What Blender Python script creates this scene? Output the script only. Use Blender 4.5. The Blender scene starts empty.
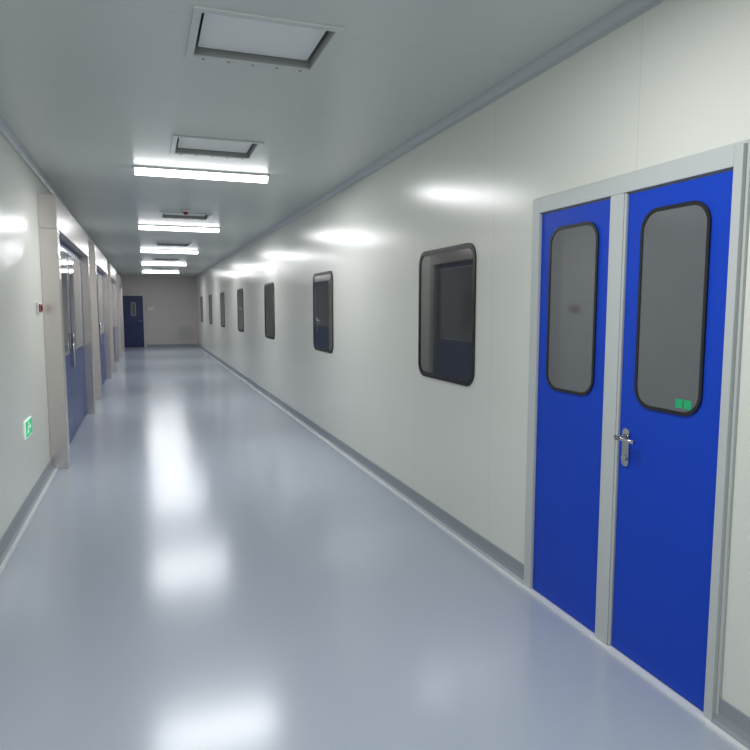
import bpy, bmesh, math
from mathutils import Vector
S=bpy.context.scene
XL,XR,H,Y0,Y1=-0.87,1.90,2.71,-4.0,26.3
# ---------------- materials
def mat(name,col,rough=.5,metal=0,spec=.5,emit=None,es=0,noise=0,nscale=8,seam=None,coat=0,rvar=0):
    m=bpy.data.materials.new(name); m.use_nodes=True
    nt=m.node_tree; N=nt.nodes; L=nt.links
    b=N['Principled BSDF']
    b.inputs['Base Color'].default_value=(*col,1); b.inputs['Roughness'].default_value=rough
    b.inputs['Metallic'].default_value=metal; b.inputs['Specular IOR Level'].default_value=spec
    b.inputs['Coat Weight'].default_value=coat; b.inputs['Coat Roughness'].default_value=.05
    if emit:
        b.inputs['Emission Color'].default_value=(*emit,1); b.inputs['Emission Strength'].default_value=es
    geo=N.new('ShaderNodeNewGeometry')
    out=None
    if noise or rvar:
        nz=N.new('ShaderNodeTexNoise'); nz.inputs['Scale'].default_value=nscale; nz.inputs['Detail'].default_value=2
        L.new(geo.outputs['Position'],nz.inputs['Vector'])
        if noise:
            mx=N.new('ShaderNodeMix'); mx.data_type='RGBA'
            mx.inputs[6].default_value=(*[c*(1-noise) for c in col],1)
            mx.inputs[7].default_value=(*[min(1,c*(1+noise)) for c in col],1)
            L.new(nz.outputs['Fac'],mx.inputs[0]); out=mx.outputs[2]
        if rvar:
            mr=N.new('ShaderNodeMapRange'); mr.inputs['To Min'].default_value=rough-rvar; mr.inputs['To Max'].default_value=rough+rvar
            L.new(nz.outputs['Fac'],mr.inputs['Value']); L.new(mr.outputs['Result'],b.inputs['Roughness'])
    if seam:
        axis,period,width,off=seam
        sp=N.new('ShaderNodeSeparateXYZ'); L.new(geo.outputs['Position'],sp.inputs[0])
        a=N.new('ShaderNodeMath'); a.operation='ADD'; a.inputs[1].default_value=100*period+off; L.new(sp.outputs[axis],a.inputs[0])
        mo=N.new('ShaderNodeMath'); mo.operation='MODULO'; mo.inputs[1].default_value=period; L.new(a.outputs[0],mo.inputs[0])
        lt=N.new('ShaderNodeMath'); lt.operation='LESS_THAN'; lt.inputs[1].default_value=width; L.new(mo.outputs[0],lt.inputs[0])
        m2=N.new('ShaderNodeMix'); m2.data_type='RGBA'
        if out: L.new(out,m2.inputs[6])
        else: m2.inputs[6].default_value=(*col,1)
        m2.inputs[7].default_value=(*[c*.85 for c in col],1)
        L.new(lt.outputs[0],m2.inputs[0]); out=m2.outputs[2]
    if out: L.new(out,b.inputs['Base Color'])
    return m
M_wall=mat('wall_panel',(.745,.755,.69),.23,spec=.5,noise=.01,nscale=1,seam=(1,1.15,.004,.1))
M_ceil=mat('ceiling_panel',(.64,.67,.645),.33,spec=.45,noise=.01,nscale=1,seam=(1,1.15,.005,.5))
M_far=mat('far_wall_panel',(.58,.53,.51),.4,noise=.02,seam=(0,1.15,.006,.3))
M_floor=mat('vinyl_floor',(.41,.455,.53),.19,spec=.5,noise=.03,nscale=.8,rvar=.02)
M_base=mat('grey_cove_base',(.28,.31,.34),.4,noise=.03)
M_sheen_threshold=mat('sheen_and_threshold_white',(.75,.77,.78),.3)  # white of the threshold, also the painted sheen along the cove foot
M_cove=mat('alu_cove',(.50,.53,.55),.35)
M_alu=mat('door_frame_alu',(.52,.55,.54),.35,noise=.02)
M_blue=mat('blue_door_paint',(.006,.054,.50),.42,spec=.25,noise=.05,nscale=3)
M_sblue=mat('sliding_door_paint',(.03,.06,.22),.35,spec=.35,noise=.05,nscale=3)
M_navy=mat('navy_door_paint',(.012,.02,.11),.4)
M_glass=mat('dark_window_glass',(.05,.052,.05),.03,spec=1,noise=.1)
M_dglass=mat('door_window_glass',(.115,.122,.132),.05,spec=.9,noise=.05)
M_sglass=mat('sliding_door_glass',(.20,.215,.23),.07,spec=.6,noise=.05)
M_rub=mat('black_gasket',(.012,.012,.014),.35)
M_steel=mat('brushed_steel',(.68,.63,.61),.25,metal=.85,noise=.08,nscale=30)
M_chrome=mat('chrome',(.6,.6,.6),.15,metal=1)
M_white=mat('white_enamel',(.75,.76,.75),.35)
M_hatch=mat('diffuser_panel',(.88,.89,.88),.4)
M_dark=mat('recess_grey',(.36,.365,.36),.5)
M_lamp=mat('lamp_diffuser',(1,1,1),.4,emit=(.97,.985,1),es=8)
M_green=mat('exit_green',(.0,.35,.15),.4,emit=(.02,.8,.3),es=.3)
M_greflect=mat('reflection_green',(.01,.42,.16),.4)  # flat green for the reflection painted on the door glass
M_signw=mat('exit_white',(.9,.95,.9),.4,emit=(.8,1,.85),es=.3)
M_red=mat('alarm_red',(.30,.02,.02),.35)
M_black=mat('black_plastic',(.02,.02,.02),.4)
# ---------------- builder
class B:
    def __init__(s,name): s.name=name; s.bm=bmesh.new(); s.mats=[]
    def mi(s,m):
        if m not in s.mats: s.mats.append(m)
        return s.mats.index(m)
    def face(s,pts,m):
        f=s.bm.faces.new([s.bm.verts.new(p) for p in pts]); f.material_index=s.mi(m); return f
    def box(s,a,b,m):
        x0,y0,z0=[min(a[i],b[i]) for i in range(3)]; x1,y1,z1=[max(a[i],b[i]) for i in range(3)]
        v=[s.bm.verts.new(p) for p in [(x0,y0,z0),(x1,y0,z0),(x1,y1,z0),(x0,y1,z0),(x0,y0,z1),(x1,y0,z1),(x1,y1,z1),(x0,y1,z1)]]
        for q in [(0,3,2,1),(4,5,6,7),(0,1,5,4),(1,2,6,5),(2,3,7,6),(3,0,4,7)]:
            s.bm.faces.new([v[i] for i in q]).material_index=s.mi(m)
    def ring(s,outer,inner,back,front,m,mp):
        n=len(outer); k=s.mi(m)
        V=lambda L,w:[s.bm.verts.new(mp(u,v,w)) for u,v in L]
        of,inf,ob,ib=V(outer,front),V(inner,front),V(outer,back),V(inner,back)
        for i in range(n):
            j=(i+1)%n
            for q in ((of[i],of[j],inf[j],inf[i]),(of[i],ob[i],ob[j],of[j]),(inf[i],inf[j],ib[j],ib[i]),(ob[i],ib[i],ib[j],ob[j])):
                s.bm.faces.new(q).material_index=k
    def plate(s,loop,back,front,m,mp):
        k=s.mi(m); n=len(loop)
        f=[s.bm.verts.new(mp(u,v,front)) for u,v in loop]; b=[s.bm.verts.new(mp(u,v,back)) for u,v in loop]
        s.bm.faces.new(f).material_index=k; s.bm.faces.new(b[::-1]).material_index=k
        for i in range(n):
            j=(i+1)%n; s.bm.faces.new((f[i],b[i],b[j],f[j])).material_index=k
    def cyl(s,p,q,r,m,seg=20,r2=None):
        p=Vector(p);q=Vector(q);d=(q-p).normalized(); t=d.orthogonal().normalized(); w=d.cross(t); r2=r if r2 is None else r2; k=s.mi(m)
        A=[];C=[]
        for i in range(seg):
            a=2*math.pi*i/seg; o=t*math.cos(a)+w*math.sin(a)
            A.append(s.bm.verts.new(p+o*r)); C.append(s.bm.verts.new(q+o*r2))
        s.bm.faces.new(A[::-1]).material_index=k; s.bm.faces.new(C).material_index=k
        for i in range(seg):
            j=(i+1)%seg; f=s.bm.faces.new((A[i],A[j],C[j],C[i])); f.material_index=k; f.smooth=True
    def build(s,parent=None,bevel=0):
        bmesh.ops.recalc_face_normals(s.bm,faces=s.bm.faces)
        vs=s.bm.verts
        mn=Vector([min(v.co[i] for v in vs) for i in range(3)]); mx=Vector([max(v.co[i] for v in vs) for i in range(3)])
        c=(mn+mx)/2
        bmesh.ops.translate(s.bm,verts=vs,vec=-c)
        me=bpy.data.meshes.new(s.name); s.bm.to_mesh(me); s.bm.free()
        for m in s.mats: me.materials.append(m)
        o=bpy.data.objects.new(s.name,me); S.collection.objects.link(o); o.location=c
        if parent: o.parent=parent; o.location=c-parent.location
        if bevel:
            b=o.modifiers.new('bevel','BEVEL'); b.width=bevel; b.segments=2; b.limit_method='ANGLE'; b.angle_limit=.7
        return o
def empty(name,loc):
    e=bpy.data.objects.new(name,None); S.collection.objects.link(e); e.location=loc; e.empty_display_size=.2; return e
def rr(u0,u1,v0,v1,r,n=8):
    P=[]
    for cx,cy,a0 in ((u1-r,v1-r,0),(u0+r,v1-r,90),(u0+r,v0+r,180),(u1-r,v0+r,270)):
        for i in range(n+1):
            a=math.radians(a0+90*i/n); P.append((cx+r*math.cos(a),cy+r*math.sin(a)))
    return P
RW=lambda u,v,w:(XR-w,u,v)
# ---------------- shell
b=B('floor'); b.box((XL-.1,Y0-.1,-.1),(XR+.1,Y1+.1,0),M_floor); b.build()
b=B('wall_left'); b.box((XL-.1,Y0,0),(XL,Y1,H),M_wall); b.build()
b=B('wall_right'); b.box((XR,Y0,0),(XR+.1,Y1,H),M_wall); b.build()
b=B('wall_far'); b.box((XL-.1,Y1,0),(XR+.1,Y1+.1,H),M_far); b.build()
b=B('wall_near'); b.box((XL-.1,Y0-.1,0),(XR+.1,Y0,H),M_wall); b.build()
HX0,HX1=.25,.85
hatches=[(2.88,3.40),(4.97,5.50),(8.87,9.40),(13.0,13.53),(17.2,17.73),(21.4,21.93)]
b=B('ceiling'); TH=.25
ys=[Y0]+[v for h in hatches for v in h]+[Y1]
b.box((XL-.1,Y0-.1,H),(HX0,Y1+.1,H+TH),M_ceil); b.box((HX1,Y0-.1,H),(XR+.1,Y1+.1,H+TH),M_ceil)
for i in range(0,len(ys),2): b.box((HX0,ys[i],H),(HX1,ys[i+1],H+TH),M_ceil)
b.build()
# ---------------- baseboards + cove
def base(name,ya,yb,side):
    b=B(name); X=XR if side>0 else XL; s=-side
    prof=[(0,.10),(.008,.10),(.010,.045),(.018,.022),(.034,.010)]
    for i in range(len(prof)-1):
        (w0,z0),(w1,z1)=prof[i],prof[i+1]
        b.face([(X+s*w0,ya,z0),(X+s*w1,ya,z1),(X+s*w1,yb,z1),(X+s*w0,yb,z0)],M_base)
    b.box((X+s*.030,ya,0),(X+s*.056,yb,.011),M_sheen_threshold)  # white strip painted in for the bright sheen at the cove foot
    for y in (ya,yb):
        b.face([(X,y,0.001)]+[(X+s*w,y,z) for w,z in prof]+[(X+s*.034,y,.001)],M_base)
    return b.build()
DY0,DY1=1.672,2.908
base('baseboard_right',DY1,Y1,1); base('baseboard_right.001',Y0,DY0,1)
LD=[(6.55,10.05),(11.4,14.9),(16.3,19.6),(21.2,24.4)]
prev=Y0
for i,(a,c) in enumerate(LD+[(Y1,Y1)]):
    base('baseboard_left' if i==0 else 'baseboard_left.%03d'%i,prev,a,-1); prev=c
b=B('baseboard_far'); b.box((.02,Y1-.012,0),(XR-.06,Y1,.10),M_base); b.build()
def cove(name,side):
    b=B(name); X=XR if side>0 else XL; s=-side; r=.048
    pts=[(r-r*math.cos(math.radians(t)),H-r+r*math.sin(math.radians(t))) for t in range(0,91,15)]
    for (w0,z0),(w1,z1) in zip(pts,pts[1:]):
        b.face([(X+s*w0,Y0,z0),(X+s*w1,Y0,z1),(X+s*w1,Y1,z1),(X+s*w0,Y1,z0)],M_cove)
    b.box((X,Y0,H-r-.012),(X+s*.006,Y1,H-r),M_cove)
    b.build()
cove('trim_1',1); cove('trim_2',-1)
# ---------------- windows on right wall
for k,c in enumerate([3.98,7.17,10.53,13.93,17.3,20.6,23.9]):
    u0,u1,v0,v1=c-.43,c+.43,1.0,1.89
    b=B('window_%d'%(k+1))
    b.ring(rr(u0,u1,v0,v1,.10),rr(u0+.022,u1-.022,v0+.022,v1-.022,.082),0,.010,M_rub,RW)
    b.ring(rr(u0+.022,u1-.022,v0+.022,v1-.022,.082),rr(u0+.034,u1-.034,v0+.034,v1-.034,.07),0,.007,M_black,RW)
    b.plate(rr(u0+.032,u1-.032,v0+.032,v1-.032,.07),0.0005,.005,M_glass,RW)
    b.build()
# ---------------- blue double door
d=empty('door_1',(XR,(DY0+DY1)/2,0))
LA,LB,LC,LDD=1.712,2.222,2.330,2.842
b=B('frame')
for (a,c,z0,z1) in ((DY0,LA-.004,0,2.03),(LDD+.004,DY1,0,2.03),(LA-.004,LDD+.004,1.96,2.03)):
    b.box((XR-.030,a,z0),(XR-.0005,c,z1),M_alu)
b.box((XR-.024,LB+.004,.012),(XR-.0005,LC-.004,1.96),M_alu)
b.box((XR-.030,LB+.014,.012),(XR-.0245,LC-.014,1.96),M_alu)
b.build(d,.004)
b=B('frame_lip')
for (a,c,z0,z1) in ((DY0-.012,DY0-.0005,0,2.042),(DY1+.0005,DY1+.012,0,2.042),(DY0,DY1,2.0305,2.042)):
    b.box((XR-.012,a,z0),(XR-.0005,c,z1),M_alu)
b.build(d)
b=B('threshold'); b.box((XR-.05,DY0,0.0005),(XR-.0005,DY1,.010),M_sheen_threshold); b.build(d)
FX=.016
def leaf(nm,a,c,wa,wc):
    b=B(nm)
    b.box((XR-FX,a,.014),(XR-.0005,c,1.953),M_blue); b.build(d,.002)
    b=B(nm+'_vision_panel')
    mp=lambda u,v,w:(XR-FX-w,u,v)
    b.ring(rr(wa,wc,1.09,1.875,.085),rr(wa+.013,wc-.013,1.103,1.862,.073),.0003,.008,M_rub,mp)
    b.plate(rr(wa+.012,wc-.012,1.102,1.863,.072),.0003,.004,M_dglass,mp)
    b.build(d)
leaf('leaf_active',LA,LB,1.797,2.138); leaf('leaf_passive',LC,LDD,2.398,2.762)
b=B('lever_handle'); x=XR-FX-.0005; hy=2.176
b.plate(rr(hy-.02,hy+.02,.83,.99,.018),0.0005,.008,M_chrome,lambda u,v,w:(XR-FX-w,u,v))
b.cyl((x-.008,hy,.955),(x-.055,hy,.955),.011,M_chrome)
b.cyl((x-.05,hy+.01,.955),(x-.05,hy-.10,.952),.010,M_chrome,r2=.008)
b.cyl((x-.008,hy,.865),(x-.018,hy,.865),.012,M_chrome)
b.build(d)
b=B('green_reflection')  # green reflection in the glass, modelled as two flat coloured patches
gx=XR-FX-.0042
b.box((gx-.001,1.843,1.116),(gx,1.877,1.15),M_greflect); b.box((gx-.001,1.884,1.116),(gx,1.918,1.15),M_greflect)
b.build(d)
# ---------------- left sliding doors
di=2
for (a,c) in LD:
    d=empty('door_%d'%di,(XL,(a+c)/2,0)); di+=1
    b=B('steel_surround')
    b.box((XL+.0005,a,0),(XL+.15,a+.14,2.2),M_steel); b.box((XL+.0005,c-.14,0),(XL+.15,c,2.2),M_steel)
    b.box((XL+.0005,a,2.2),(XL+.15,c,2.50),M_steel)
    b.build(d,.004)
    m=(a+c)/2
    for j,(p,q) in enumerate(((a+.145,m-.003),(m+.003,c-.145))):
        b=B('sliding_leaf_%d'%(j+1))
        b.box((XL+.0005,p,.01),(XL+.045,q,2.195),M_sblue)
        mp=lambda u,v,w:(XL+.045+w,u,v)
        b.ring(rr(p+.07,q-.07,.98,2.13,.06),rr(p+.09,q-.09,1.0,2.11,.05),.0003,.008,M_chrome,mp)
        b.plate(rr(p+.088,q-.088,.998,2.112,.05),.0003,.004,M_sglass,mp)
        hy=q-.035 if j==0 else p+.035
        b.cyl((XL+.07,hy,.8),(XL+.07,hy,1.2),.010,M_chrome)
        for z in (.85,1.15): b.cyl((XL+.0455,hy,z),(XL+.07,hy,z),.008,M_chrome)
        b.build(d)
# ---------------- far door
d=empty('door_%d'%di,(-.43,Y1,0))
b=B('frame')
for (a,c,z0,z1) in ((-.86,-.79,0,2.02),(-.07,0,0,2.02),(-.79,-.07,1.95,2.02)):
    b.box((a,Y1-.04,z0),(c,Y1-.0005,z1),M_alu)
b.build(d,.003)
b=B('leaf'); b.box((-.787,Y1-.03,.01),(-.073,Y1-.0005,1.947),M_navy)
mp=lambda u,v,w:(u,Y1-.03-w,v)
b.ring(rr(-.50,-.33,1.2,1.7,.05),rr(-.488,-.342,1.212,1.688,.04),.0003,.008,M_alu,mp)
b.plate(rr(-.489,-.341,1.211,1.689,.04),.0003,.004,M_dglass,mp)
b.cyl((-.14,Y1-.031,1.0),(-.14,Y1-.08,1.0),.015,M_chrome); b.cyl((-.13,Y1-.075,1.0),(-.27,Y1-.075,1.0),.012,M_chrome)
b.build(d)
b=B('return_air_grille')
b.ring(rr(1.15,1.7,.25,.8,.01,1),rr(1.19,1.66,.29,.76,.005,1),.0005,.02,M_alu,lambda u,v,w:(u,Y1-w,v))
for i in range(12): b.box((1.19,Y1-.016,.30+i*.038),(1.66,Y1-.0005,.318+i*.038),M_alu)
b.build()
b=B('emergency_wall_light'); b.box((.1,Y1-.05,1.40),(.3,Y1-.0005,1.52),M_white)
for x in (.08,.32): b.cyl((x,Y1-.03,1.55),(x,Y1-.09,1.53),.045,M_white)
b.build()
# ---------------- lamps
ci=.53
for k,y in enumerate([6.15,10.35,14.55,18.75,22.9,1.75,-2.25]):
    e=empty('ceiling_lamp',(ci,y,H))
    b=B('lamp_body')
    b.box((ci-.59,y-.06,H-.020),(ci+.59,y+.06,H-.0005),M_white)
    n=10; P=[(y-.055*math.cos(math.pi*i/n),H-.0202-.05*math.sin(math.pi*i/n)) for i in range(n+1)]
    for sx in (-1,1): b.plate(P,.574,.588,M_white,lambda u,v,w,sx=sx:(ci+sx*w,u,v))
    for (p,q),(r,t) in zip(P,P[1:]): b.face([(ci-.575,p,q),(ci+.575,p,q),(ci+.575,r,t),(ci-.575,r,t)],M_lamp)
    b.build(e)
    l=bpy.data.lights.new('lamp_light','AREA'); l.shape='RECTANGLE'; l.size=1.12; l.size_y=.09; l.energy=25; l.color=(.97,.985,1)
    lo=bpy.data.objects.new('lamp_light',l); S.collection.objects.link(lo); lo.parent=e; lo.location=(0,0,-.072)
# ---------------- ceiling diffuser openings
for (a,c) in hatches:
    b=B('ceiling_air_diffuser')
    mp=lambda u,v,w:(u,v,H+w)
    o=[(HX0-.022,a-.022),(HX1+.022,a-.022),(HX1+.022,c+.022),(HX0-.022,c+.022)]
    i_=[(HX0+.012,a+.012),(HX1-.012,a+.012),(HX1-.012,c-.012),(HX0+.012,c-.012)]
    b.ring(o,i_,-.0005,-.010,M_ceil,mp)
    e=.004
    o2=[(HX0+e,a+e),(HX1-e,a+e),(HX1-e,c-e),(HX0+e,c-e)]
    b.ring(o2,i_,.14,-.0005,M_dark,mp)
    b.plate(o2,.14,.15,M_dark,mp)
    g=.032
    b.box((HX0+g,a+g-.01,H+.03),(HX1-g,c-g,H+.042),M_hatch)
    for X,Y in ((HX0+g+.03,a+g+.03),(HX1-g-.03,a+g+.03),(HX0+g+.03,c-g-.03),(HX1-g-.03,c-g-.03)):
        b.cyl((X,Y,H+.042),(X,Y,H+.14),.006,M_chrome,8)
    for k in range(5):
        X=HX0+.06+k*(HX1-HX0-.12)/4
        b.cyl((X,c+.006,H-.010),(X,c+.006,H-.014),.008,M_dark,8)
    b.build()
b=B('smoke_detector'); b.cyl((.52,8.6,H-.0005),(.52,8.6,H-.03),.06,M_white,24,.055); b.cyl((.52,8.6,H-.03),(.52,8.6,H-.06),.035,M_red,20,.02); b.build()
# ---------------- left wall bits
b=B('exit_sign')
y0,y1,z0,z1=5.31,5.59,.525,.655
b.box((XL+.0005,y0,z0),(XL+.010,y1,z1),M_signw)
b.box((XL+.0102,y0+.006,z0+.006),(XL+.012,y1-.006,z1-.006),M_green)
X0,X1=XL+.0122,XL+.0132
mp=lambda u,v,w:(XL+.0122+w,u,v)
def poly(pts): b.plate(pts,0,.001,M_signw,mp)
cy=(y0+y1)/2-.03
b.cyl((X0,cy+.012,z1-.028),(X1,cy+.012,z1-.028),.011,M_signw,12)
poly([(cy+.012,z1-.043),(cy-.012,z1-.045),(cy-.028,z0+.06),(cy-.005,z0+.058)])
poly([(cy-.028,z0+.06),(cy-.01,z0+.058),(cy+.02,z0+.042),(cy+.008,z0+.024),(cy,z0+.03)])
poly([(cy-.028,z0+.06),(cy-.018,z0+.06),(cy-.045,z0+.03),(cy-.06,z0+.034)])
poly([(cy+.06,z0+.05),(cy+.06,z1-.035),(cy+.10,z0+.07)])
poly([(cy+.02,z0+.065),(cy+.06,z0+.065),(cy+.06,z0+.079),(cy+.02,z0+.079)])
b.build()
b=B('fire_alarm_button'); b.box((XL+.0005,6.16,1.445),(XL+.02,6.36,1.535),M_white)
b.box((XL+.0203,6.175,1.457),(XL+.03,6.345,1.523),M_red); b.cyl((XL+.0303,6.26,1.49),(XL+.038,6.26,1.49),.022,M_black); b.build(None,.003)
# ---------------- world, camera
w=bpy.data.worlds.new('World'); S.world=w; w.use_nodes=True
w.node_tree.nodes['Background'].inputs[0].default_value=(.5,.55,.6,1); w.node_tree.nodes['Background'].inputs[1].default_value=.05
cam=bpy.data.cameras.new('camera'); co=bpy.data.objects.new('camera',cam); S.collection.objects.link(co)
co.location=(0,0,1.49); co.rotation_euler=(math.radians(90-5.885),0,math.radians(-19.39))
cam.sensor_width=36; cam.lens=31.2; cam.clip_start=.02
S.camera=co
S.view_settings.view_transform='Standard'; S.view_settings.look='None'; S.view_settings.exposure=.3
